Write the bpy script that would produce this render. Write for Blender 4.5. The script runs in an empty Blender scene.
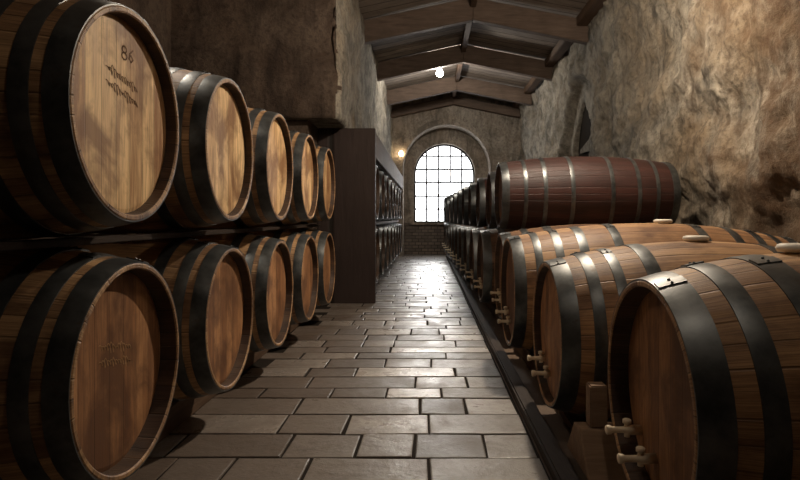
import bpy, bmesh, math, random
from mathutils import Vector, noise
PI = math.pi
H = 0.9            # eye height; z values in this file are measured from the eye level, the floor is at -0.9
C = bpy.context.scene.collection
rnd = random.Random(7)

# ------------------------------------------------------------------ node helper
class NT:
    def __init__(s, name):
        s.m = bpy.data.materials.new(name); s.m.use_nodes = True
        s.t = s.m.node_tree; s.t.nodes.clear()
        s.out = s.t.nodes.new('ShaderNodeOutputMaterial')
        s.b = s.t.nodes.new('ShaderNodeBsdfPrincipled')
        s.t.links.new(s.b.outputs[0], s.out.inputs[0])
    def n(s, typ, **kw):
        nd = s.t.nodes.new('ShaderNode' + typ)
        for k, v in kw.items(): setattr(nd, k, v)
        return nd
    def set(s, sock, v):
        if v is None: return
        if isinstance(v, bpy.types.NodeSocket): s.t.links.new(v, sock)
        else: sock.default_value = v
    def math(s, op, a, b=None, c=None, clamp=False):
        nd = s.n('Math', operation=op, use_clamp=clamp)
        s.set(nd.inputs[0], a); s.set(nd.inputs[1], b); s.set(nd.inputs[2], c)
        return nd.outputs[0]
    def mix(s, f, a, b, mode='MIX'):
        nd = s.n('Mix', data_type='RGBA', blend_type=mode)
        s.set(nd.inputs[0], f)
        s.set(nd.inputs[6], a if not isinstance(a, tuple) else (*a, 1))
        s.set(nd.inputs[7], b if not isinstance(b, tuple) else (*b, 1))
        return nd.outputs[2]
    def noise(s, vec, scale, detail=4, rough=.55, dist=0):
        nd = s.n('TexNoise'); s.set(nd.inputs['Vector'], vec)
        nd.inputs['Scale'].default_value = scale; nd.inputs['Detail'].default_value = detail
        nd.inputs['Roughness'].default_value = rough; nd.inputs['Distortion'].default_value = dist
        return nd.outputs[0]
    def ramp(s, f, a, b, lo=0, hi=1):
        nd = s.n('MapRange'); s.set(nd.inputs[0], f)
        nd.inputs[1].default_value = a; nd.inputs[2].default_value = b
        nd.inputs[3].default_value = lo; nd.inputs[4].default_value = hi
        return nd.outputs[0]
    def xyz(s, v):
        nd = s.n('SeparateXYZ'); s.set(nd.inputs[0], v); return nd.outputs
    def comb(s, x, y, z):
        nd = s.n('CombineXYZ')
        for i, v in enumerate((x, y, z)): s.set(nd.inputs[i], v)
        return nd.outputs[0]
    def white(s, v):
        nd = s.n('TexWhiteNoise', noise_dimensions='3D'); s.set(nd.inputs[0], v); return nd.outputs[0]
    def bump(s, h, strength=.5, dist=.01):
        nd = s.n('Bump'); nd.inputs['Strength'].default_value = strength
        nd.inputs['Distance'].default_value = dist; s.set(nd.inputs['Height'], h)
        s.t.links.new(nd.outputs[0], s.b.inputs['Normal'])
    def coord(s, k='Object'): return s.n('TexCoord').outputs[k]
    def rand(s): return s.n('ObjectInfo').outputs['Random']
    def fin(s, col, rough=.6, metal=0, spec=.4):
        s.set(s.b.inputs['Base Color'], col if not isinstance(col, tuple) else (*col, 1))
        s.set(s.b.inputs['Roughness'], rough); s.set(s.b.inputs['Metallic'], metal)
        s.set(s.b.inputs['Specular IOR Level'], spec)
        return s.m

def stave_mat(name, lo, hi, stain, N=30):
    t = NT(name); uv = t.xyz(t.coord('UV')); r = t.rand()
    u = t.math('MULTIPLY', uv[0], float(N)); v = uv[1]
    u = t.math('ADD', u, t.math('MULTIPLY', t.math('SINE', t.math('MULTIPLY', u, 2.1)), .22))
    idn = t.math('FLOOR', u); fr = t.math('FRACT', u)
    idr = t.white(t.comb(idn, t.math('MULTIPLY', r, 37.0), 0.0))
    g = t.noise(t.comb(t.math('MULTIPLY', u, 5.0), t.math('MULTIPLY', v, 2.2), t.math('MULTIPLY', r, 50.0)), 1.6, 6, .65, .3)
    g2 = t.noise(t.comb(t.math('MULTIPLY', u, 30.0), t.math('MULTIPLY', v, 4.0), r), 1.0, 3, .6)
    st = t.noise(t.comb(t.math('MULTIPLY', u, .5), t.math('MULTIPLY', v, 3.0), t.math('MULTIPLY', r, 20.0)), 1.3, 5, .6)
    f = t.math('ADD', t.math('MULTIPLY', idr, .42), t.math('MULTIPLY', g, .95)); f = t.ramp(f, .3, 1.0)
    col = t.mix(f, lo, hi)
    col = t.mix(t.ramp(g2, .42, .7, 0, .6), col, tuple(c * .45 for c in lo))
    col = t.mix(t.ramp(st, .47, .66, 0, .8), col, stain)
    edge = t.math('MINIMUM', fr, t.math('SUBTRACT', 1.0, fr))
    seam = t.ramp(edge, .015, .05, 1, 0)
    col = t.mix(t.math('MULTIPLY', seam, .42), col, (.03, .018, .01))
    h = t.math('SUBTRACT', t.math('MULTIPLY', g2, .5), seam)
    t.bump(h, .5, .004)
    return t.fin(col, t.ramp(g, .3, .7, .42, .66))

def head_mat(name, lo, hi, stain):
    t = NT(name); o = t.xyz(t.coord()); r = t.rand()
    u = t.math('MULTIPLY', t.math('ADD', o[1], 5.0), 13.5)
    idn = t.math('FLOOR', u); fr = t.math('FRACT', u)
    idr = t.white(t.comb(idn, t.math('MULTIPLY', r, 31.0), 1.0))
    rz = t.math('MULTIPLY', r, 40.0)
    g = t.noise(t.comb(t.math('MULTIPLY', u, 2.5), t.math('MULTIPLY', o[2], 2.0), rz), 1.6, 6, .65, .6)
    fine = t.noise(t.comb(t.math('MULTIPLY', u, 9.0), t.math('MULTIPLY', o[2], 5.0), rz), 1.5, 4, .6)
    bl = t.noise(t.comb(t.math('MULTIPLY', o[1], 5.0), t.math('MULTIPLY', o[2], 4.0), rz), 1.0, 5, .6, .4)
    f = t.ramp(t.math('ADD', t.math('MULTIPLY', idr, .38), t.math('MULTIPLY', g, 1.0)), .42, .98)
    col = t.mix(f, lo, hi)
    col = t.mix(t.ramp(fine, .5, .72, 0, .55), col, tuple(c * .5 for c in lo))
    col = t.mix(t.ramp(bl, .46, .62, 0, .8), col, stain)
    b2 = t.noise(t.comb(t.math('MULTIPLY', o[1], 9.0), t.math('MULTIPLY', o[2], 2.5), rz), 1.3, 7, .7, .8)
    col = t.mix(t.ramp(b2, .5, .66, 0, .6), col, stain)
    edge = t.math('MINIMUM', fr, t.math('SUBTRACT', 1.0, fr))
    seam = t.ramp(edge, .006, .025, 1, 0)
    col = t.mix(t.math('MULTIPLY', seam, .5), col, (.03, .015, .007))
    t.bump(t.math('SUBTRACT', t.math('MULTIPLY', fine, .4), seam), .35, .003)
    return t.fin(col, t.ramp(g, .3, .7, .5, .7))

def plain_wood(name, lo, hi, axis=1, plank=None, rough=.75):
    t = NT(name); o = t.xyz(t.coord()); r = t.rand()
    sc = [9.0, 9.0, 9.0]; sc[axis] = 1.2
    v = t.comb(*[t.math('MULTIPLY', o[i], sc[i]) for i in range(3)])
    g = t.noise(v, 2.2, 6, .65, .5); big = t.noise(t.coord(), 1.4, 4, .6)
    f = t.ramp(t.math('ADD', t.math('MULTIPLY', g, .7), t.math('MULTIPLY', big, .5)), .35, .85)
    col = t.mix(f, lo, hi); h = g
    if plank:
        ax, w = plank
        u = t.math('DIVIDE', t.math('ADD', o[ax], 50.0), w)
        fr = t.math('FRACT', u); idr = t.white(t.comb(t.math('FLOOR', u), 3.0, 1.0))
        edge = t.math('MINIMUM', fr, t.math('SUBTRACT', 1.0, fr))
        seam = t.ramp(edge, .02, .06, 1, 0)
        col = t.mix(t.ramp(idr, 0, 1, 0, .5), col, lo)
        col = t.mix(t.math('MULTIPLY', seam, .85), col, (.01, .008, .006))
        h = t.math('SUBTRACT', t.math('MULTIPLY', g, .5), seam)
    t.bump(h, .6, .01)
    return t.fin(col, rough, 0, .25)

def steel(name, a, b, rlo, rhi):
    t = NT(name); o = t.coord(); r = t.rand()
    n1 = t.noise(o, 9, 6, .65); n2 = t.noise(o, 60, 3, .6)
    col = t.mix(t.ramp(n1, .35, .65), a, b)
    col = t.mix(t.ramp(t.noise(o, 17, 5, .7), .6, .72, 0, .55), col, (.09, .055, .035))
    t.bump(n2, .12, .002)
    return t.fin(col, t.ramp(n1, .3, .7, rlo, rhi), .8)

M = {}
M['stave_gold'] = stave_mat('stave_gold', (.16, .075, .034), (.60, .37, .18), (.09, .042, .02))
M['stave_brown'] = stave_mat('stave_brown', (.17, .075, .034), (.62, .37, .175), (.10, .043, .02))
M['stave_red'] = stave_mat('stave_red', (.024, .009, .007), (.062, .02, .014), (.02, .008, .006))
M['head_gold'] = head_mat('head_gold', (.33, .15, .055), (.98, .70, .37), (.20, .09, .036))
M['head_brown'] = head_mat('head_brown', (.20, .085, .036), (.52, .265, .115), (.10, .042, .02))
M['head_dark'] = head_mat('head_dark', (.13, .062, .032), (.26, .135, .07), (.09, .042, .022))
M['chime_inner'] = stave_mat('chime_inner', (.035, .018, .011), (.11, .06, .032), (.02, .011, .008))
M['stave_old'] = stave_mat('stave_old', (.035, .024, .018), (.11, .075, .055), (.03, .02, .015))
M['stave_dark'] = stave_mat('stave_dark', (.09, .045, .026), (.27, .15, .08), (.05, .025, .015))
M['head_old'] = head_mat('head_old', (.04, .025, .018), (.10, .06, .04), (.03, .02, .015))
M['hoop'] = steel('hoop', (.065, .07, .072), (.15, .155, .152), .33, .48)
M['iron'] = steel('iron', (.03, .03, .03), (.06, .058, .055), .45, .6)
t = NT('pale_wood'); M['pale'] = t.fin(t.mix(t.noise(t.coord(), 30, 4), (.62, .5, .34), (.8, .68, .5)), .55)
t = NT('cream_bung'); M['bung'] = t.fin(t.mix(t.noise(t.coord(), 20, 4), (.68, .62, .52), (.85, .8, .7)), .5)
t = NT('burnt'); M['burnt'] = t.fin((.15, .07, .03), .8)
t = NT('faded'); M['faded'] = t.fin((.42, .25, .12), .6)
M['timber'] = plain_wood('timber', (.05, .03, .02), (.13, .08, .05), 1)
M['timber_dark'] = plain_wood('timber_dark', (.018, .012, .009), (.045, .03, .022), 1)
M['timber_x'] = plain_wood('timber_x', (.07, .052, .04), (.19, .15, .115), 0)
M['beam_x'] = plain_wood('beam_x', (.05, .033, .025), (.16, .115, .088), 0)
M['chock'] = plain_wood('chock', (.16, .10, .06), (.34, .23, .15), 0)
M['deck'] = plain_wood('deck', (.12, .096, .08), (.42, .35, .29), 0, (1, .21))
M['panel'] = plain_wood('panel', (.022, .014, .012), (.05, .033, .028), 2, (0, .62), .65)
M['dark_iron'] = NT('window_iron').fin((.02, .02, .022), .5, .3)

def plaster(name, a, b, dark, warm, bsc=1.0, patches=None):
    t = NT(name); o = t.coord()
    big = t.noise(o, .8, 6, .62, .8); mid = t.noise(o, 3.2, 8, .68, .5); fine = t.noise(o, 22, 8, .7)
    st = t.xyz(o); streak = t.noise(t.comb(t.math('MULTIPLY', st[0], 4.0), t.math('MULTIPLY', st[1], 4.0), t.math('MULTIPLY', st[2], .8)), 1.4, 6, .65, .6)
    col = t.mix(t.ramp(mid, .38, .64), a, b)
    col = t.mix(t.ramp(big, .45, .62, 0, .75), col, warm)
    col = t.mix(t.ramp(streak, .50, .68, 0, .8), col, dark)
    col = t.mix(t.ramp(fine, .48, .64, 0, .6), col, dark)
    col = t.mix(t.ramp(t.noise(o, 1.2, 8, .74, .6), .5, .60, 0, .72), col, dark)
    if patches: col = patches(t, col, st)
    h = t.math('ADD', t.math('MULTIPLY', mid, 1.0), t.math('MULTIPLY', fine, .5))
    t.bump(h, .9, .045 * bsc)
    return t.fin(col, .9, 0, .15)
def near_stain_shade(t, col, st):  # brown patches, spread wider to paint dimmer light on the near wall
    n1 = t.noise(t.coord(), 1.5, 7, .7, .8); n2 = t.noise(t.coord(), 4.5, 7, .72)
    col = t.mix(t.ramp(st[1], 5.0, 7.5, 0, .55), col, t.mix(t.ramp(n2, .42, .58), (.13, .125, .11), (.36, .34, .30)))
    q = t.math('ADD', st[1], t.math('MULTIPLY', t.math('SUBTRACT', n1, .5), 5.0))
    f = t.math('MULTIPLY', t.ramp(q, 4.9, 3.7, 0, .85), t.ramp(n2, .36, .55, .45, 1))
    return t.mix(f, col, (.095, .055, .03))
M['wall'] = plaster('rough_plaster', (.165, .15, .125), (.42, .375, .30), (.05, .04, .03), (.27, .20, .125), patches=near_stain_shade)
M['wall_far'] = plaster('far_plaster', (.25, .22, .185), (.42, .37, .31), (.10, .085, .07), (.26, .2, .15), .6)
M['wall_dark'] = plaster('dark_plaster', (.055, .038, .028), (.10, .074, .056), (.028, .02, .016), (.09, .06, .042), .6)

def brick_patch():
    t = NT('sill_masonry'); o = t.xyz(t.coord())
    b = t.n('TexBrick'); t.set(b.inputs['Vector'], t.comb(o[0], o[2], 0.0))
    b.inputs['Scale'].default_value = 3.2; b.inputs['Color1'].default_value = (.2, .16, .13, 1)
    b.inputs['Color2'].default_value = (.11, .09, .075, 1); b.inputs['Mortar'].default_value = (.05, .04, .035, 1)
    b.inputs['Mortar Size'].default_value = .03
    col = t.mix(t.ramp(t.noise(t.coord(), 6, 6, .65), .4, .65, 0, .6), b.outputs[0], (.13, .11, .095))
    t.bump(b.outputs[1], -.5, .01)
    return t.fin(col, .85, 0, .2)
M['masonry'] = brick_patch()

def floor_mat():
    t = NT('stone_slabs'); o = t.coord()
    a = t.n('Attribute', attribute_name='slab').outputs[0]
    n1 = t.noise(o, 5, 7, .65, .4); n2 = t.noise(o, 28, 6, .7); n3 = t.noise(o, 1.1, 4, .6)
    av = t.xyz(a)[0]
    col = t.mix(av, (.115, .104, .092), (.45, .42, .385))
    col = t.mix(t.ramp(n1, .45, .7, 0, .65), col, (.10, .078, .06))
    col = t.mix(t.ramp(n2, .52, .7, 0, .4), col, (.05, .04, .034))
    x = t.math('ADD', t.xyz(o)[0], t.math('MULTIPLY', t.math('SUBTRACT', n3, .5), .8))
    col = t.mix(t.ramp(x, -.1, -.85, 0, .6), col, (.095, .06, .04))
    t.bump(t.math('ADD', n1, t.math('MULTIPLY', n2, .5)), .45, .012)
    rg = t.math('ADD', t.ramp(n1, .35, .65, .24, .46), t.ramp(av, 0, 1, .08, -.04))
    return t.fin(col, rg, 0, .5)
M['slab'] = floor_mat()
t = NT('earth'); n1 = t.noise(t.coord(), 2.5, 8, .65, .3); n2 = t.noise(t.coord(), 30, 6, .7)
col = t.mix(t.ramp(n1, .35, .65), (.10, .068, .048), (.19, .135, .095)); t.bump(n2, .4, .01)
M['earth'] = t.fin(col, t.ramp(n1, .3, .7, .6, .8), 0, .3)
t = NT('joint'); M['joint'] = t.fin((.02, .016, .013), .95, 0, .1)
def emit(name, col, s):
    m = bpy.data.materials.new(name); m.use_nodes = True; nt = m.node_tree; nt.nodes.clear()
    e = nt.nodes.new('ShaderNodeEmission'); e.inputs[0].default_value = (*col, 1); e.inputs[1].default_value = s
    nt.links.new(e.outputs[0], nt.nodes.new('ShaderNodeOutputMaterial').inputs[0]); return m
M['bulb'] = emit('bulb_glow', (1, .93, .8), 60)
M['bulb_warm'] = emit('bulb_warm', (1, .72, .4), 30)
def glass_mat():
    m = bpy.data.materials.new('window_glass'); m.use_nodes = True; nt = m.node_tree; nt.nodes.clear()
    tr = nt.nodes.new('ShaderNodeBsdfTransparent'); gl = nt.nodes.new('ShaderNodeBsdfGlossy'); gl.inputs['Roughness'].default_value = .05
    mx = nt.nodes.new('ShaderNodeMixShader'); mx.inputs[0].default_value = .06
    nt.links.new(tr.outputs[0], mx.inputs[1]); nt.links.new(gl.outputs[0], mx.inputs[2])
    nt.links.new(mx.outputs[0], nt.nodes.new('ShaderNodeOutputMaterial').inputs[0]); return m
M['glass'] = glass_mat()

# ------------------------------------------------------------------ object helpers
def link(name, me, mat, parent=None, smooth=False):
    if isinstance(me, bmesh.types.BMesh):
        bm = me; me = bpy.data.meshes.new(name); bm.to_mesh(me); bm.free()
    if mat and not me.materials: me.materials.append(M[mat])
    if smooth: me.shade_smooth()
    o = bpy.data.objects.new(name, me); C.objects.link(o)
    if parent: o.parent = parent
    return o
def thing(name, label, cat, loc=(0, 0, 0), rz=0, group=None):
    o = bpy.data.objects.new(name, None); C.objects.link(o); o.empty_display_size = .1
    o.location = loc; o.rotation_euler = (0, 0, rz); o['label'] = label; o['category'] = cat
    if group: o['group'] = group
    return o
def struct(name, bm, mat, parent=None, smooth=False):
    o = link(name, bm, mat, parent, smooth)
    if not parent: o['kind'] = 'structure'
    return o
def hexa(bm, pts):
    vs = [bm.verts.new(p) for p in pts]
    fs = [bm.faces.new([vs[i] for i in f]) for f in ((0, 3, 2, 1), (4, 5, 6, 7), (0, 1, 5, 4), (1, 2, 6, 5), (2, 3, 7, 6), (3, 0, 4, 7))]
    return vs, fs
def box(x0, x1, y0, y1, z0, z1, bm=None, bev=0, h=H):
    own = bm is None
    b = bmesh.new()
    hexa(b, [(x0, y0, z0 + h), (x1, y0, z0 + h), (x1, y1, z0 + h), (x0, y1, z0 + h), (x0, y0, z1 + h), (x1, y0, z1 + h), (x1, y1, z1 + h), (x0, y1, z1 + h)])
    if bev: bmesh.ops.bevel(b, geom=b.edges[:], offset=bev, segments=2, affect='EDGES')
    if own: return b
    me = bpy.data.meshes.new('tmp'); b.to_mesh(me); b.free(); bm.from_mesh(me); bpy.data.meshes.remove(me)
    return bm
def tube(bm, prof, segs=20, axis='X', center=(0, 0, 0), cap=True):
    """lathe: prof = [(pos, radius)] along the axis"""
    rings = []
    for p, r in prof:
        ring = []
        for k in range(segs):
            a = 2 * PI * k / segs; c, s = math.cos(a) * r, math.sin(a) * r
            q = {'X': (p, c, s), 'Z': (c, s, p), 'Y': (c, p, s)}[axis]
            ring.append(bm.verts.new((q[0] + center[0], q[1] + center[1], q[2] + center[2])))
        rings.append(ring)
    for a, b in zip(rings, rings[1:]):
        for k in range(segs):
            bm.faces.new((a[k], a[(k + 1) % segs], b[(k + 1) % segs], b[k]))
    if cap:
        bm.faces.new(rings[0][::-1]); bm.faces.new(rings[-1])
    bmesh.ops.recalc_face_normals(bm, faces=bm.faces[:])
    return rings

# ------------------------------------------------------------------ barrels
SEG = 72
def r_at(L, Rb, Rh, s):            # s = distance from the front head
    t = (s - L / 2) / (L / 2)
    return Rb - (Rb - Rh) * abs(t) ** 2.0
def body_mesh(L, Rb, Rh, rec=.036):
    th = .021
    prof = [(-L / 2 + rec + .01, Rh - th - .004), (-L / 2 + rec, Rh - th), (-L / 2 + .004, Rh - th + .004), (-L / 2, Rh - th + .008), (-L / 2, Rh - .004)]
    n = 26
    prof += [(-L / 2 + L * (.003 + .994 * i / n), r_at(L, Rb, Rh, L * (.003 + .994 * i / n))) for i in range(n + 1)]
    prof += [(-p, r) for p, r in prof[:5][::-1]]
    bm = bmesh.new(); uvl = bm.loops.layers.uv.new('UVMap')
    rings = []
    for p, r in prof:
        rings.append([bm.verts.new((p, math.cos(2 * PI * k / SEG) * r, Rb + math.sin(2 * PI * k / SEG) * r)) for k in range(SEG)])
    vv = [0]
    for a, b in zip(prof, prof[1:]): vv.append(vv[-1] + math.hypot(a[0] - b[0], a[1] - b[1]))
    for i in range(len(rings) - 1):
        for k in range(SEG):
            k2 = (k + 1) % SEG
            f = bm.faces.new((rings[i][k], rings[i + 1][k], rings[i + 1][k2], rings[i][k2])); f.smooth = True
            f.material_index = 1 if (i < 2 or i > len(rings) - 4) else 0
            for lp, (uu, v) in zip(f.loops, ((k, vv[i]), (k, vv[i + 1]), (k + 1, vv[i + 1]), (k + 1, vv[i]))):
                lp[uvl].uv = (uu / SEG, v)
    bmesh.ops.recalc_face_normals(bm, faces=bm.faces[:])
    for e in bm.edges:
        if len(e.link_faces) == 2 and e.calc_face_angle() > .5: e.smooth = False
    return bm
def head_bm(L, Rb, Rh, side, rec=.036):
    bm = bmesh.new(); x = side * (L / 2 - rec); R = Rh - .0215
    rings = tube(bm, [(x - side * .02, R), (x, R), (x + side * .003, R - .012), (x + side * .003, R * .5)], 48, 'X', (0, 0, Rb))
    return bm
def hoop_bm(L, Rb, Rh, s0, s1, side, ang, big=False):
    th = .004
    def r(s): return r_at(L, Rb, Rh, s)
    ss = [s0 + (s1 - s0) * i / 4 for i in range(5)]
    prof = [(s0, r(s0) - .003), (s0, r(s0) + th - .001)] + [(s, r(s) + th) for s in ss[1:-1]] + [(s1, r(s1) + th - .001), (s1, r(s1) - .003)]
    prof = [(side * (L / 2 - s), q) for s, q in prof]
    bm = bmesh.new(); rings = tube(bm, prof, SEG, 'X', (0, 0, Rb), cap=False)
    for i in range(SEG):
        try: bm.faces.new((rings[0][i], rings[0][(i + 1) % SEG], rings[-1][(i + 1) % SEG], rings[-1][i]))
        except ValueError: pass
    for f in bm.faces: f.smooth = True
    # lapped end of the strip and two rivets
    sm = (s0 + s1) / 2; w = (s1 - s0) * .47
    def P(s, a, e):
        q = r(s) + th + e
        return (side * (L / 2 - s), math.cos(a) * q, Rb + math.sin(a) * q)
    da = .11
    for i in range(3):
        a0, a1 = ang + da * (i / 3 - .5), ang + da * ((i + 1) / 3 - .5)
        hexa(bm, [P(sm - w, a0, -.001), P(sm + w, a0, -.001), P(sm + w, a1, -.001), P(sm - w, a1, -.001),
                  P(sm - w, a0, .003), P(sm + w, a0, .003), P(sm + w, a1, .003), P(sm - w, a1, .003)])
    for q in (-.3, .3):
        c = Vector(P(sm + w * .0, ang + da * q, .003)); nrm = Vector((0, math.cos(ang + da * q), math.sin(ang + da * q)))
        ret = bmesh.ops.create_uvsphere(bm, u_segments=8, v_segments=5, radius=.0042)
        for v in ret['verts']: v.co = v.co + c
    bmesh.ops.recalc_face_normals(bm, faces=bm.faces[:])
    for e in bm.edges:
        if len(e.link_faces) == 2 and e.calc_face_angle() > .6: e.smooth = False
    return bm
def add_tap(root, L, Rb, dy, dz, rec):
    x = -L / 2 + .033; c = (0, dy, Rb + dz)
    bm = bmesh.new(); tube(bm, [(x + rec - .034, .014), (x - .022, .015), (x - .026, .0095), (x - .060, .009), (x - .066, .0125), (x - .078, .014), (x - .080, .012)], 16, 'X', c)
    tp = link('tap', bm, 'pale', root, True)
    bm = bmesh.new(); tube(bm, [(-.020, .0085), (.010, .0085), (.015, .0075), (.019, .0075), (.020, .0125), (.030, .0125), (.032, .010)], 14, 'Z', (x - .018, dy, Rb + dz))
    link('tap_handle', bm, 'pale', tp, True)
def make_barrel(label, L, Rb, Rh, hoops, smat, hmat, taps=False, bung=None, loc=(0, 0, 0), rz=0, group=None, stamp=0, rec=.036):
    root = thing('wine_barrel', label, 'barrel', loc, rz, group)
    link('barrel_body', body_mesh(L, Rb, Rh, rec), smat, root).data.materials.append(M['chime_inner'])
    for sd in (-1, 1): link('barrel_head', head_bm(L, Rb, Rh, sd, rec), hmat, root)
    for j, (s0, s1) in enumerate(hoops):
        for sd in (-1, 1): link('hoop', hoop_bm(L, Rb, Rh, s0, s1, sd, PI / 2 + (.25, -.12, .2, -.3)[j % 4]), 'hoop', root)
    if bung is not None:
        r = r_at(L, Rb, Rh, L / 2 + bung); z = Rb + r
        bm = bmesh.new(); tube(bm, [(-.02, .03), (.001, .03), (.002, .050), (.012, .054), (.021, .050), (.024, .040)], 28, 'Z', (bung, 0, z))
        link('bung', bm, 'bung', root, True)
    if taps:
        add_tap(root, L, Rb, .17, -.15, rec); add_tap(root, L, Rb, .06, -.19, rec)
    if stamp: stamp_marks(root, L, Rb, stamp, rec)
    return root
def stamp_marks(root, L, Rb, kind, rec):
    """burnt-in lettering, too worn to read: loose strokes on the head"""
    rr = random.Random(kind); bm = bmesh.new(); x = -L / 2 + rec - .0038
    def stroke(pts, w=.0026):
        for (a, b) in zip(pts, pts[1:]):
            d = Vector((b[0] - a[0], b[1] - a[1])); 
            if d.length < 1e-6: continue
            n = Vector((-d.y, d.x)).normalized() * w; d2 = d.normalized() * w * .6
            q = [(a[0] - d2.x + n.x, a[1] - d2.y + n.y), (a[0] - d2.x - n.x, a[1] - d2.y - n.y), (b[0] + d2.x - n.x, b[1] + d2.y - n.y), (b[0] + d2.x + n.x, b[1] + d2.y + n.y)]
            bm.faces.new([bm.verts.new((x, p[0], Rb + p[1])) for p in q])
    def glyph(cx, cz, s0):
        s = s0; cx0 = cx
        def S_(pts): stroke([(2 * cx0 - p, q) for p, q in pts])
        k = rr.choice((0, 1, 2))
        if k == 0: S_([(cx + math.cos(a) * s * .32, cz + s * .22 + math.sin(a) * s * .25) for a in [i * PI / 5 for i in range(11)]]); S_([(cx + math.cos(a) * s * .36, cz - s * .28 + math.sin(a) * s * .27) for a in [i * PI / 5 for i in range(11)]])
        elif k == 1: S_([(cx - s * .3, cz + s * .5), (cx + s * .3, cz + s * .45), (cx, cz + .05 * s), (cx + s * .3, cz - .2 * s), (cx, cz - s * .5), (cx - s * .3, cz - s * .4)])
        else: S_([(cx + s * .3, cz + s * .5), (cx - s * .2, cz + s * .1), (cx - s * .3, cz - s * .3), (cx, cz - s * .5), (cx + s * .3, cz - s * .25), (cx, cz), (cx - s * .28, cz - s * .1)])
    def flush():
        nonlocal bm
        link('stamp', bm, 'burnt' if kind < 10 else 'faded', root); bm = bmesh.new()
    zt = .175 if kind < 10 else .13
    for i in range(2 if kind < 10 else 0): glyph(-.005 - .038 * i, zt + .01, .038); flush()
    for row in range(2):
        z = zt - .055 - .042 * row
        pts = []
        for i in range(90):
            q = i / 89; A = .006 + .011 * abs(math.sin(q * 9.3 + row * 2 + kind)) ** 2
            pts.append((.085 - q * .165 + .006 * math.cos(q * 75), z - q * .03 + A * math.sin(q * 75 + .7) * (1 if (i // 13) % 3 else .5)))
        stroke(pts, .0014); flush()
def dup(root, loc, rz, label, group=None):
    r = root.copy(); C.objects.link(r); r.location = loc; r.rotation_euler = (0, 0, rz); r['label'] = label
    if group: r['group'] = group
    for ch in list(root.children):
        c = ch.copy(); C.objects.link(c); c.parent = r
        for g in list(ch.children):
            d = g.copy(); C.objects.link(d); d.parent = c
    return r
ORD = ['first', 'second', 'third', 'fourth', 'fifth', 'sixth', 'seventh', 'eighth', 'ninth', 'tenth', 'eleventh', 'twelfth', 'thirteenth', 'fourteenth', 'fifteenth']

# left wall of casks, two rows of five
LH = [(.002, .058), (.085, .128), (.18, .225)]
GL = 'casks stacked along the left wall'
zl, zu = -.43, .292
YL = [1.665, 2.50, 3.33, 4.165, 4.97]
top_lab = ['huge golden oak cask at upper left, nearest the viewer, worn marks near its top',
           'golden oak cask with steel hoops, second in the upper left row',
           'pale oak cask, middle one of five in the upper left row',
           'oak cask fourth from the viewer in the upper left row',
           'small looking oak cask ending the upper left row beside the dark wooden panel']
low_lab = ['big brown oak cask at lower left corner, closest to the viewer, head deeply recessed',
           'brown oak cask with bluish steel hoop, second in the lower left row',
           'brown oak cask, middle one of five in the lower left row',
           'dark brown cask fourth from the viewer in the lower left row',
           'dark cask ending the lower left row on the floor by the wooden panel']
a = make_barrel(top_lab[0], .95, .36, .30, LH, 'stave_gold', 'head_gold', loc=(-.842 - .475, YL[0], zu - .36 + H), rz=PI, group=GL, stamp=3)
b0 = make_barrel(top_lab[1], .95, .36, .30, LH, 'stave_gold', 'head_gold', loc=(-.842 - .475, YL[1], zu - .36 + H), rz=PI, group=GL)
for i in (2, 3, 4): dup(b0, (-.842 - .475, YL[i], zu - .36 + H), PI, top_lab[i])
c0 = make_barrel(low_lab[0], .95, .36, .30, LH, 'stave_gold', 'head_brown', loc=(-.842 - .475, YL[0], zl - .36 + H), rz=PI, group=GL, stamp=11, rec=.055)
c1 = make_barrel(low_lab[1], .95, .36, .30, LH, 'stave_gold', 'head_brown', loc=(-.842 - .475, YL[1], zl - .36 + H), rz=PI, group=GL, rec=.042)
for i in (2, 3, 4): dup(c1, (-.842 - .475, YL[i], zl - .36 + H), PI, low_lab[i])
# far left stack behind the wooden panel
f0 = None
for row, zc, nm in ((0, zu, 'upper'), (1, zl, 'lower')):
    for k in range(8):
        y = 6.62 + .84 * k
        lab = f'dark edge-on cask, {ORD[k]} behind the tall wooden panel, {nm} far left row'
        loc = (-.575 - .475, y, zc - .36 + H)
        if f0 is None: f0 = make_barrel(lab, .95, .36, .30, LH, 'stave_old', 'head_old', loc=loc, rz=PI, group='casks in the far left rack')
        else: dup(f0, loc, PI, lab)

# right row lying on the ground timbers
GR = 'long casks in the lower right row'
make_barrel('large oak cask at lower right corner with wide black hoop and two wooden taps', 1.0, .388, .310,
            [(.002, .075), (.125, .175), (.25, .315)], 'stave_brown', 'head_brown', True, -.085, (.575 + .5, 1.55, -.478 - .388 + H), 0, GR, rec=.06)
make_barrel('golden brown cask with cream bung on top, second in the lower right row', 1.30, .395, .303,
            [(.002, .07), (.12, .165), (.22, .26), (.345, .40)], 'stave_brown', 'head_brown', True, .0, (.505 + .65, 2.50, -.497 - .395 + H + .002), 0, GR)
make_barrel('extra long reddish brown cask, third in the lower right row, bung against the rough wall', 1.64, .40, .312,
            [(.002, .065), (.12, .16), (.23, .275), (.36, .41), (.55, .6)], 'stave_brown', 'head_dark', True, .10, (.465 + .82, 3.42, -.43 - .40 + H), 0, GR)
HR = [(.002, .075), (.15, .20), (.31, .37)]
l0 = make_barrel('dark brown cask, fourth in the lower right row, under the long red cask', 1.40, .385, .31, HR, 'stave_dark', 'head_dark', True, None,
                 (.53 + .7, 4.33, -.43 - .385 + H), 0, GR)
for k in range(10):
    y = 5.17 + .87 * k; x = .462 - .011 * k
    dup(l0, (x + .7, y, -.43 - .385 + H), 0, f'dark cask seen almost edge-on, {ORD[4 + k]} from the viewer in the lower right row')
GU = 'dark red casks stacked in the upper right row'
HU = [(.002, .06), (.17, .2), (.32, .352), (.53, .562)]
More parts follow.
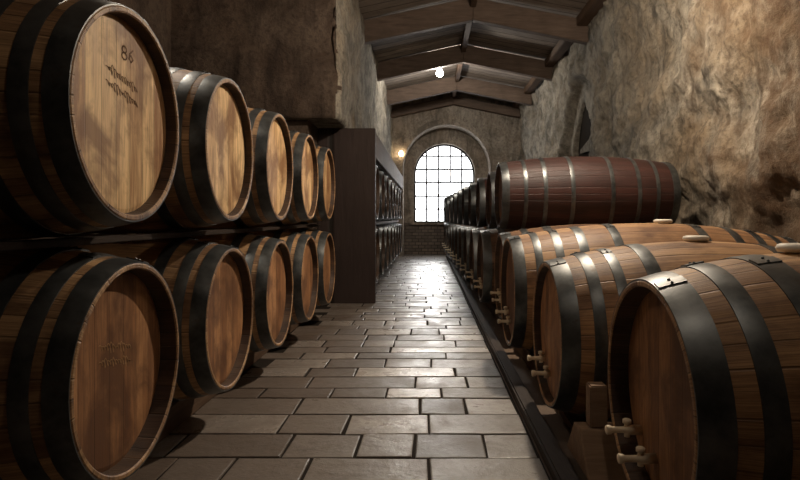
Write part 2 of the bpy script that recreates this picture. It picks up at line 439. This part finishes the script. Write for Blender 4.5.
u0 = make_barrel('long dark red cask seen whole, nearest in the upper right row', 1.40, .322, .265, HU, 'stave_red', 'head_dark', False, None,
                 (.58 + .70, 4.80, .185 - .322 + H), .0, GU)
for k in range(1, 10):
    y = 4.735 + .87 * k; x = .60 - .03 * k
    dup(u0, (x + .715, y, .170 - .322 + H), 0, f'dark red cask seen nearly edge-on, {ORD[k]} in the upper right row')

# racks
def ploc(bm, root):      # put a part built in world coordinates under its root
    bm.transform(__import__('mathutils').Matrix.Translation(-root.location)); return bm
def rpart(name, bm, mat, root): return link(name, ploc(bm, root), mat, root)
def tag(o, label, cat, group=None):
    o['label'] = label; o['category'] = cat
    if group: o['group'] = group
    return o
rr_ = r_at
def wedge(x0, x1, y, w, z0, hh, top, mat, label, group):
    bm = bmesh.new()
    hexa(bm, [(x0, y - w, z0 + H), (x1, y - w, z0 + H), (x1, y + w, z0 + H), (x0, y + w, z0 + H),
              (x0, y - top, z0 + hh + H), (x1, y - top, z0 + hh + H), (x1, y + top, z0 + hh + H), (x0, y + top, z0 + hh + H)])
    bmesh.ops.bevel(bm, geom=bm.edges[:], offset=.005, segments=1, affect='EDGES')
    return tag(link('wooden_chock', bm, mat), label, 'chock', group)
zr = -.43 - rr_(.95, .36, .30, .27) - .004
for s, wh in ((.27, 'front'), (.70, 'rear')):
    x = -.842 - s; tag(link('support_rail', box(x - .04, x + .04, 1.1, 5.45, -.9, zr, bev=.006), 'timber'), wh + ' floor timber under the lower left row of casks', 'timber rail', 'timbers under the left casks')
for s, wh in ((.20, 'front'), (.75, 'rear')):
    x = -.842 - s; q = rr_(.95, .36, .3, .235)
    tag(link('support_rail', box(x - .035, x + .035, 1.1, 5.45, zl + q + .006, zu - q - .006, bev=.003), 'timber_dark'), wh + ' dark timber between the upper and lower left rows of casks', 'timber rail', 'timbers under the left casks')  # shade between the rows is put into the darker timber colour
for i in range(4):
    y = (YL[i] + YL[i + 1]) / 2
    wedge(-.842 - .32, -.842 - .22, y, .10, zr, .08, .03, 'timber', f'small dark floor wedge between {ORD[i]} and {ORD[i + 1]} lower left casks', 'wedges under the left casks')
tag(link('kerb_beam', box(.425, .495, .6, 13.6, -.9, -.85, bev=.008), 'timber_dark'), 'long dark timber kerb along the right edge of the stone aisle', 'timber beam')
tag(link('support_rail', box(.60, .70, .9, 2.93, -.9, -.856, bev=.006), 'timber'), 'low timber rail under the two nearest lower right casks', 'timber rail')
tag(link('support_rail', box(.60, .69, 2.97, 13.6, -.9, -.799, bev=.006), 'timber'), 'long timber rail under the far lower right casks', 'timber rail')
ys = [.85, 2.03, 2.96, 3.88, 4.75] + [5.6 + .87 * k for k in range(9)]
for i, y in enumerate(ys):
    lb = 'pale wooden wedge in front of the nearest lower right cask' if i == 0 else f'pale wooden wedge on the rail between {ORD[i - 1]} and {ORD[i]} lower right casks'
    zw = -.856 if i < 2 else -.799
    wedge(.52 if i < 2 else .602, .69, y, .15 if i < 2 else .13, zw, .13 if i else .08, .04, 'chock', lb, 'wedges under the right casks')
    if i in (1, 2, 3, 4):
        tag(link('wooden_post', box(.56, .62, y - .03, y + .03, zw + .131, -.58, bev=.004), 'chock'), f'short wooden block standing on the wedge between {ORD[i - 1]} and {ORD[i]} right casks', 'wood block', 'blocks between the right casks')
# far-left rack: end panel, header, rails
tag(link('end_panel', box(-1.16, -.555, 6.10, 6.17, -.9, .945, bev=.006), 'panel'), 'tall dark wooden panel standing on the floor at the end of the left casks', 'wooden panel')
tag(link('header_board', box(-.62, -.575, 6.175, 13.3, .66, .945, bev=.005), 'timber'), 'long dark board above the far left casks, behind the tall panel', 'board')
for s, wh in ((.13, 'front'), (.82, 'rear')):
    x = -.575 - s; rr2 = rr_(.95, .36, .30, .16)
    tag(link('support_rail', box(x - .03, x + .03, 6.175, 13.3, zl + rr2 + .006, zu - rr2 - .006, bev=.004), 'timber'), wh + ' timber between the two rows of the far left rack', 'timber rail', 'timbers of the far left rack')
for s, wh in ((.27, 'front'), (.70, 'rear')):
    x = -.575 - s; tag(link('support_rail', box(x - .04, x + .04, 6.175, 13.3, -.9, zr, bev=.006), 'timber'), wh + ' floor timber under the far left casks', 'timber rail', 'timbers of the far left rack')

# ------------------------------------------------------------------ setting
XR, XL, YF, XLL, YB = 2.15, -.85, 13.7, -2.45, -3.0
ZE, ZA, XA = 2.66, 2.98, .60         # eaves, apex
struct('floor', box(XLL - .3, XR + .4, YB - .3, 14.6, -1.1, -.906), 'earth')
def slabs():
    bm = bmesh.new(); lay = bm.verts.layers.float_color.new('slab'); y = YB; rr = random.Random(21)
    while y < YF + .45:
        d = rr.choice((.15, .17, .2, .22, .24)); x = -1.02 + rr.uniform(-.22, .1)
        if y < 3: x -= .15
        while x < .418:
            w = rr.choice((.22, .28, .36, .44, .58)); x2 = min(x + w, .42)
            if .42 - x2 < .1: x2 = .42
            g = .005; dz = rr.uniform(-.002, .002); tl = [rr.uniform(-.0015, .0015) for _ in range(4)]
            cc = rr.random() ** 1.3; cc = (cc, cc, cc, 1)
            j = lambda: rr.uniform(-.004, .004)
            cs = [(x + g + j(), y + g + j()), (x2 - g + j(), y + g + j()), (x2 - g + j(), y + d - g + j()), (x + g + j(), y + d - g + j())]
            cx, cy = (x + x2) / 2, y + d / 2
            def ring(ins, z, til=True):
                out = []
                for k, (px, py) in enumerate(cs):
                    out.append(bm.verts.new((px + (ins if px < cx else -ins), py + (ins if py < cy else -ins), z + dz + (tl[k] if til else 0) + H)))
                return out
            rs = [ring(0, -.93, False), ring(0, -.906), ring(.002, -.9012), ring(.006, -.900)]
            for qi, q in enumerate(rs):
                for v in q: v[lay] = cc if qi > 1 else (0, 0, 0, 1)
            for p, q in zip(rs, rs[1:]):
                for k in range(4): bm.faces.new((p[k], p[(k + 1) % 4], q[(k + 1) % 4], q[k]))
            bm.faces.new(rs[-1]); x = x2
        y += d
    bmesh.ops.recalc_face_normals(bm, faces=bm.faces[:]); return bm
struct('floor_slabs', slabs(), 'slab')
struct('floor_joints', box(-1.22, .424, YB, 14.2, -.96, -.9045), 'joint')

def sstep(a, b, x):
    t = max(0, min(1, (x - a) / (b - a))); return t * t * (3 - 2 * t)
def rough_grid(name, U, V, nu, nv, fn, mat):
    bm = bmesh.new(); g = [[bm.verts.new(fn(U[0] + (U[1] - U[0]) * i / nu, V[0] + (V[1] - V[0]) * j / nv)) for j in range(nv + 1)] for i in range(nu + 1)]
    for i in range(nu):
        for j in range(nv): bm.faces.new((g[i][j], g[i + 1][j], g[i + 1][j + 1], g[i][j + 1])).smooth = True
    return struct(name, bm, mat)
def arch_in(y, z, yc, hw, zs, pointed=False):      # signed: >0 inside the arch
    if z < zs: return hw - abs(y - yc)
    if pointed:
        R = hw * 2.2; c = yc + (R - hw) * (-1 if y > yc else 1)
        return R - math.hypot(y - c, z - zs)
    return hw - math.hypot(y - yc, z - zs)
def wr(y, z):
    p = Vector((0, y * 1.0, z * 1.0))
    d = -.10 * (1 - sstep(.0, .35, z)) + .10 * (noise.fractal(p * .9, 1.0, 2.0, 5) ) + .045 * noise.fractal(p * 3.1 + Vector((9, 0, 0)), 1.0, 2.0, 5) + .02 * noise.fractal(p * 9, 1, 2, 3)
    # softly raised diagonal ridges as in old daubed plaster
    q = (y * .55 + z) * 2.3 + noise.noise(p * .8) * 2
    d += .03 * math.sin(q * 2.1) * noise.noise(p * .5 + Vector((3, 3, 3)))
    if 6.4 < y < 10.8 and z > .2:
        a = arch_in(y, z, 8.5, .98, 1.12); f = sstep(0, .10, a)
        d = d * (1 - .6 * f) - .19 * f
        b = arch_in(y, z, 8.80, .50, .85, True); d -= .74 * sstep(0, .03, b)
    return (XR - max(-.9, min(.10, d)), y, z + H)
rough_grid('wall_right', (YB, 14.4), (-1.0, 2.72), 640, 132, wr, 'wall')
def wl(y, z):
    p = Vector((5, y, z)); d = .05 * noise.fractal(p * 1.2, 1, 2, 4) + .02 * noise.fractal(p * 5, 1, 2, 3)
    return (XL + d, y, z + H)
# left wall above the arcade: a solid block with a rough aisle face
bm = bmesh.new()
def blockverts():
    nu, nv = 200, 44; U = (5.55, 14.4); V = (.95, 2.70)
    g = []
    for i in range(nu + 1):
        col = []
        for j in range(nv + 1):
            y = U[0] + (U[1] - U[0]) * i / nu; z = V[0] + (V[1] - V[0]) * j / nv
            x, yy, zz = wl(y, z)
            if i == 0: x -= .03; yy += .0
            if j == 0: x -= .03
            col.append(bm.verts.new((x, yy, zz)))
        g.append(col)
    for i in range(nu):
        for j in range(nv): bm.faces.new((g[i][j], g[i + 1][j], g[i + 1][j + 1], g[i][j + 1])).smooth = True
    # front face towards the viewer (rough too) and soffit
    n2 = 60; fx = [[None] * (nv + 1) for _ in range(n2 + 1)]
    for j in range(nv + 1): fx[0][j] = g[0][j]
    for i in range(1, n2 + 1):
        for j in range(nv + 1):
            x = XL + (XLL - .2 - XL) * i / n2; z = V[0] + (V[1] - V[0]) * j / nv; p = Vector((x, 9, z))
            fx[i][j] = bm.verts.new((x, 5.55 - .04 * noise.fractal(p * 1.5, 1, 2, 4) - .015, z + H))
    for i in range(n2):
        for j in range(nv): bm.faces.new((fx[i][j], fx[i][j + 1], fx[i + 1][j + 1], fx[i + 1][j])).smooth = True
    s = [g[0][0], g[nu][0], bm.verts.new((XLL - .2, 14.4, V[0] + H)), fx[n2][0]]
    bm.faces.new([g[i][0] for i in range(nu + 1)] + [s[2]] + [fx[i][0] for i in range(n2, 0, -1)])
    bmesh.ops.recalc_face_normals(bm, faces=bm.faces[:])
blockverts()
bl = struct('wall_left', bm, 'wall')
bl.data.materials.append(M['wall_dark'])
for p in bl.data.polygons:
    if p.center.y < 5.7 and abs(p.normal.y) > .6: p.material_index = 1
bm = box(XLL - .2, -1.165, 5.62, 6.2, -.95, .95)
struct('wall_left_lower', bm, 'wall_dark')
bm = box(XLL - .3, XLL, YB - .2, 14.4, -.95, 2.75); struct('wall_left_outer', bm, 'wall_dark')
bm = box(XLL - .3, XR + .2, YB - .3, YB, -.95, 3.2); struct('wall_front', bm, 'wall_dark')

# back wall with arched niche; the window stands at the back of the niche
def arch_pts(xc, r, zs, zb, n=28):
    return [(xc - r, zb)] + [(xc + math.cos(PI - PI * i / n) * r, zs + math.sin(PI - PI * i / n) * r) for i in range(n + 1)] + [(xc + r, zb)]
def arched_wall(bm, X0, X1, ZT, zb, arch, y0, y1):
    """wall slab from y0 to y1 with an arched hole; sides split into strips following the arch"""
    n = len(arch); outer = []
    for (x, z) in arch:
        k = n // 2
        outer.append((x, z))
    # strips: left block, right block and columns above each arch segment
    def quadcol(pts):     # pts polygon in x,z extruded y0..y1
        a = [bm.verts.new((x, y0, z + H)) for x, z in pts]; b = [bm.verts.new((x, y1, z + H)) for x, z in pts]
        bm.faces.new(a); bm.faces.new(b[::-1])
        for i in range(len(pts)): bm.faces.new((a[i], a[(i + 1) % len(pts)], b[(i + 1) % len(pts)], b[i]))
    quadcol([(X0, zb), (arch[0][0], zb), (arch[0][0], ZT), (X0, ZT)])
    quadcol([(arch[-1][0], zb), (X1, zb), (X1, ZT), (arch[-1][0], ZT)])
    for (p, q) in zip(arch[1:-1], arch[2:-1]):
        if abs(p[0] - q[0]) > 1e-5: quadcol([p, q, (q[0], ZT), (p[0], ZT)])
    bmesh.ops.remove_doubles(bm, verts=bm.verts[:], dist=1e-5)
    # drop interior faces shared by two strips
    seen = {}
    for f in bm.faces: seen.setdefault(tuple(sorted(v.index for v in f.verts)), []).append(f)
    bm.verts.index_update(); seen = {}
    for f in bm.faces: seen.setdefault(tuple(sorted(v.index for v in f.verts)), []).append(f)
    kill = [f for l in seen.values() if len(l) > 1 for f in l]
    bmesh.ops.delete(bm, geom=kill, context='FACES_ONLY')
    bmesh.ops.recalc_face_normals(bm, faces=bm.faces[:])
NX, NR, NZ = .44, 1.03, 1.17
bm = bmesh.new(); arched_wall(bm, XLL, XR + .2, 3.2, -.95, arch_pts(NX, NR, NZ, -.95), YF, YF + .55)
struct('wall_back', bm, 'wall_far')
# plaster band round the arch
bm = bmesh.new(); ar = arch_pts(NX, NR, NZ, .6, 40); ro = arch_pts(NX, NR + .13, NZ, .6, 40)
for (p, q, P2, Q2) in zip(ar, ar[1:], ro, ro[1:]):
    hexa(bm, [(p[0], YF - .05, p[1] + H), (q[0], YF - .05, q[1] + H), (Q2[0], YF - .05, Q2[1] + H), (P2[0], YF - .05, P2[1] + H),
              (p[0], YF + .02, p[1] + H), (q[0], YF + .02, q[1] + H), (Q2[0], YF + .02, Q2[1] + H), (P2[0], YF + .02, P2[1] + H)])
bmesh.ops.recalc_face_normals(bm, faces=bm.faces[:])
struct('trim_1', bm, 'wall_far')
WX, WR, WZ, WS, WY = .405, .75, 1.08, -.118, 14.25
bm = bmesh.new(); arched_wall(bm, NX - NR - .1, NX + NR + .1, NZ + NR + .1, WS, arch_pts(WX, WR, WZ, WS), WY, WY + .28)
struct('wall_niche', bm, 'wall_far')
bm = box(NX - NR - .1, NX + NR + .1, WY, WY + .28, -.95, WS - .002); struct('wall_niche_base', bm, 'masonry')
struct('trim_2', box(WX - WR - .1, WX + WR + .1, WY - .07, WY + .05, WS - .05, WS + .003, bev=.008), 'wall_far')
win = bpy.data.objects.new('window_1', None); C.objects.link(win); win['kind'] = 'structure'; win.location = (WX, WY + .15, 0)
bm = bmesh.new(); a1 = arch_pts(WX, WR, WZ, WS); a2 = arch_pts(WX, WR - .045, WZ, WS + .045)
yy = WY + .13
for (p, q, P2, Q2) in zip(a1, a1[1:], a2, a2[1:]):
    hexa(bm, [(p[0], yy, p[1] + H), (q[0], yy, q[1] + H), (Q2[0], yy, Q2[1] + H), (P2[0], yy, P2[1] + H),
              (p[0], yy + .05, p[1] + H), (q[0], yy + .05, q[1] + H), (Q2[0], yy + .05, Q2[1] + H), (P2[0], yy + .05, P2[1] + H)])
box(WX - WR, WX + WR, yy, yy + .05, WS, WS + .045, bm)
def zarch(x): return WZ + math.sqrt(max(0, (WR - .03) ** 2 - (x - WX) ** 2))
def pxx(p): return (p - 428) / 580 * WY
def pxz(p): return (218 - p) / 580 * WY
bw = .021
for px_, z0 in ((426.5, WS), (438.5, WS), (450.5, pxz(182)), (462, WS)):
    x = pxx(px_); box(x - bw, x + bw, yy + .005, yy + .035, z0, zarch(x), bm)
for py_ in (155.6, 169, 182, 196, 209):
    z = pxz(py_); hw = WR if z < WZ else math.sqrt(WR ** 2 - (z - WZ) ** 2)
    box(WX - hw + .02, WX + hw - .02, yy + .003, yy + .037, z - bw, z + bw, bm)
bmesh.ops.recalc_face_normals(bm, faces=bm.faces[:])
rpart('window_frame', bm, 'dark_iron', win)
bm = bmesh.new(); ap = arch_pts(WX, WR - .03, WZ, WS + .03)
f1 = [bm.verts.new((x, yy + .018, z + H)) for x, z in ap]; f2 = [bm.verts.new((x, yy + .022, z + H)) for x, z in ap]
bm.faces.new(f1); bm.faces.new(f2[::-1])
for i in range(len(ap)): bm.faces.new((f1[i], f1[(i + 1) % len(ap)], f2[(i + 1) % len(ap)], f2[i]))
rpart('window_pane', bm, 'glass', win)
# black sheet painting the unlit depth of the small slit in the right wall + leaning shutter board
sh = struct('slit_dark_sheet', box(XR + .26, XR + .30, 8.0, 9.6, .2, 2.0), 'joint')
bm = bmesh.new(); hexa(bm, [(XR + .215, 8.33, .98 + H), (XR + .24, 8.33, .98 + H), (XR + .24, 9.0, 1.0 + H), (XR + .215, 9.0, 1.0 + H),
                            (XR + .215, 8.33, 1.20 + H), (XR + .24, 8.33, 1.20 + H), (XR + .24, 9.0, 1.06 + H), (XR + .215, 9.0, 1.06 + H)])
struct('trim_3', bm, 'wall')

# roof: two boarded slopes, ridge beam, trusses, purlins
def slope(x0, z0, x1, z1, y0, y1, th, mat, name, parent=None):
    bm = bmesh.new()
    hexa(bm, [(x0, y0, z0 + H), (x1, y0, z1 + H), (x1, y1, z1 + H), (x0, y1, z0 + H), (x0, y0, z0 + th + H), (x1, y0, z1 + th + H), (x1, y1, z1 + th + H), (x0, y1, z0 + th + H)])
    return bm
sl = (ZA - ZE) / (XA - XL)
struct('ceiling_left', slope(XLL - .3, ZE - .04 + (XLL - .3 - XL) * .0, XL - .0, ZE, YB - .3, 14.6, .08, 'deck', ''), 'deck')
bm = slope(XL, ZE, XA, ZA, YB - .3, 14.6, .08, '', '')
struct('ceiling', bm, 'deck')
struct('ceiling_right', slope(XA, ZA, XR + .3, ZE - .03, YB - .3, 14.6, .08, '', ''), 'deck')
struct('trim_4', box(XA - .04, XA + .04, YB, YF, ZA - .17, ZA - .01, bev=.008), 'timber')
struct('trim_5', box(XR - .17, XR - .02, YB, YF, ZE - .10, ZE + .03, bev=.01), 'timber')
GT = 'roof trusses across the aisle'
tn = 0
tl = ['nearest', 'second', 'third', 'fourth', 'fifth', 'sixth', 'seventh']
for i, y in enumerate((13.55, 12.05, 9.9, 7.8, 5.7, 3.6, 1.5)):
    zb0, zb1, hh = 2.34, 2.65, .30 if i else .2
    tr = thing('roof_truss', ('gabled timber truss against the back wall above the arched niche', 'gabled timber roof truss behind the hanging bulb', 'gabled timber roof truss just in front of the hanging bulb', 'gabled timber roof truss at the top edge of the view',
               'gabled timber truss just above the wooden panel', 'gabled timber truss above the left casks', 'gabled timber truss above the nearest casks')[i], 'roof truss', (XA, y, zb0 + H), 0, GT)
    for (xa, za, xb, zb) in ((XL - .02, zb0, XA, zb1), (XR, zb0, XA, zb1)):
        bm = slope(xa, za, xb, zb, y - .06, y + .06, hh, '', '')
        bmesh.ops.bevel(bm, geom=bm.edges[:], offset=.01, segments=1, affect='EDGES')
        bmesh.ops.recalc_face_normals(bm, faces=bm.faces[:])
        rpart('rafter', bm, 'beam_x', tr)
# lamps
def bulb(name, label, cat, loc, top, mat, power, col, rad=.045, shade=False, sc=1):
    t = thing(name, label, cat, (loc[0], loc[1], loc[2] + H))
    bm = bmesh.new(); tube(bm, [(.03, .004), (top - loc[2], .004)], 8, 'Z'); link('cord', bm, 'iron', t)
    bm = bmesh.new(); tube(bm, [(.035, .022), (.05, .026), (.09, .024), (.10, .008)], 16, 'Z'); link('socket', bm, 'iron', t, True)
    bm = bmesh.new(); tube(bm, [(.038 + (p - .038) * sc, q * sc) for p, q in [(-.052, .012), (-.046, .028), (-.02, .044), (.0, .042), (.02, .03), (.038, .018)]], 20, 'Z'); link('bulb', bm, mat, t, True)
    if shade:
        bm = bmesh.new(); tube(bm, [(.09, .02), (.085, .05), (.03, .17), (.028, .17), (.083, .048), (.088, .018)], 32, 'Z', cap=False); link('shade', bm, 'iron', t, True)
    ld = bpy.data.lights.new('bulb_light', 'POINT'); ld.energy = power; ld.color = col; ld.shadow_soft_size = rad
    lo = bpy.data.objects.new('bulb_light', ld); C.objects.link(lo); lo.location = (loc[0], loc[1], loc[2] + H - (.14 if not shade else .07)); 
    return t
bulb('hanging_bulb', 'bare glowing bulb hanging from the roof between two trusses', 'bulb', (.21, 10.35, 2.62), 2.9, 'bulb', 90, (1, .92, .80), sc=1.5)
bulb('pendant_lamp', 'shaded lamp hanging over the right casks below the rough wall', 'lamp', (.88, 3.9, 1.98), 2.88, 'bulb_warm', 265, (1, .84, .66), .05, True)
bulb('pendant_lamp', 'shaded lamp hanging over the near end of the stone aisle', 'lamp', (.45, 1.0, 1.95), 2.9, 'bulb_warm', 17, (1, .86, .72), .05, True)
bulb('pendant_lamp', 'small shaded lamp hanging over the upper left row of casks', 'lamp', (-1.25, 2.7, 1.45), 2.75, 'bulb_warm', 14, (1, .9, .78), .05, True)
# sconce on back wall
sc = thing('wall_lamp', 'small glowing wall lamp left of the arched niche', 'lamp', (-.63, YF - .1, 1.5 + H))
bm = bmesh.new(); tube(bm, [(.0, .035), (.012, .035)], 16, 'Y', (0, .068, -.03)); tube(bm, [(0, .01), (.07, .01)], 8, 'Y', (0, 0, -.06)); link('bracket', bm, 'iron', sc)
bm = bmesh.new(); tube(bm, [(-.05, .02), (-.03, .045), (.03, .05), (.06, .03), (.075, .01)], 16, 'Z'); link('globe', bm, 'bulb_warm', sc, True)

# ------------------------------------------------------------------ light, camera
w = bpy.data.worlds.new('World'); bpy.context.scene.world = w; w.use_nodes = True
bg = w.node_tree.nodes['Background']; bg.inputs[0].default_value = (.97, .98, 1, 1); bg.inputs[1].default_value = 9
ld = bpy.data.lights.new('window_portal', 'AREA'); ld.shape = 'RECTANGLE'; ld.size = 1.6; ld.size_y = 2.1; ld.cycles.is_portal = True
lo = bpy.data.objects.new('window_portal', ld); C.objects.link(lo); lo.location = (WX, WY + .32, .85 + H); lo.rotation_euler = (-PI / 2, 0, 0)
sd = bpy.data.lights.new('low_sun', 'SUN'); sd.energy = 2.6; sd.angle = math.radians(25); sd.color = (1, .97, .92)
so = bpy.data.objects.new('low_sun', sd); C.objects.link(so); so.location = (WX, 20, 4); so.rotation_euler = (math.radians(-78), 0, math.radians(-2))
cam = bpy.data.cameras.new('Camera'); co = bpy.data.objects.new('Camera', cam); C.objects.link(co)
co.location = (0, 0, H); co.rotation_euler = (PI / 2, 0, 0); cam.sensor_width = 36; cam.lens = 580 / 800 * 36
cam.shift_x = -28 / 800; cam.shift_y = -22 / 800; cam.clip_start = .05
S = bpy.context.scene; S.camera = co
S.view_settings.view_transform = 'Standard'; S.view_settings.look = 'None'; S.view_settings.exposure = 0; S.view_settings.gamma = 1
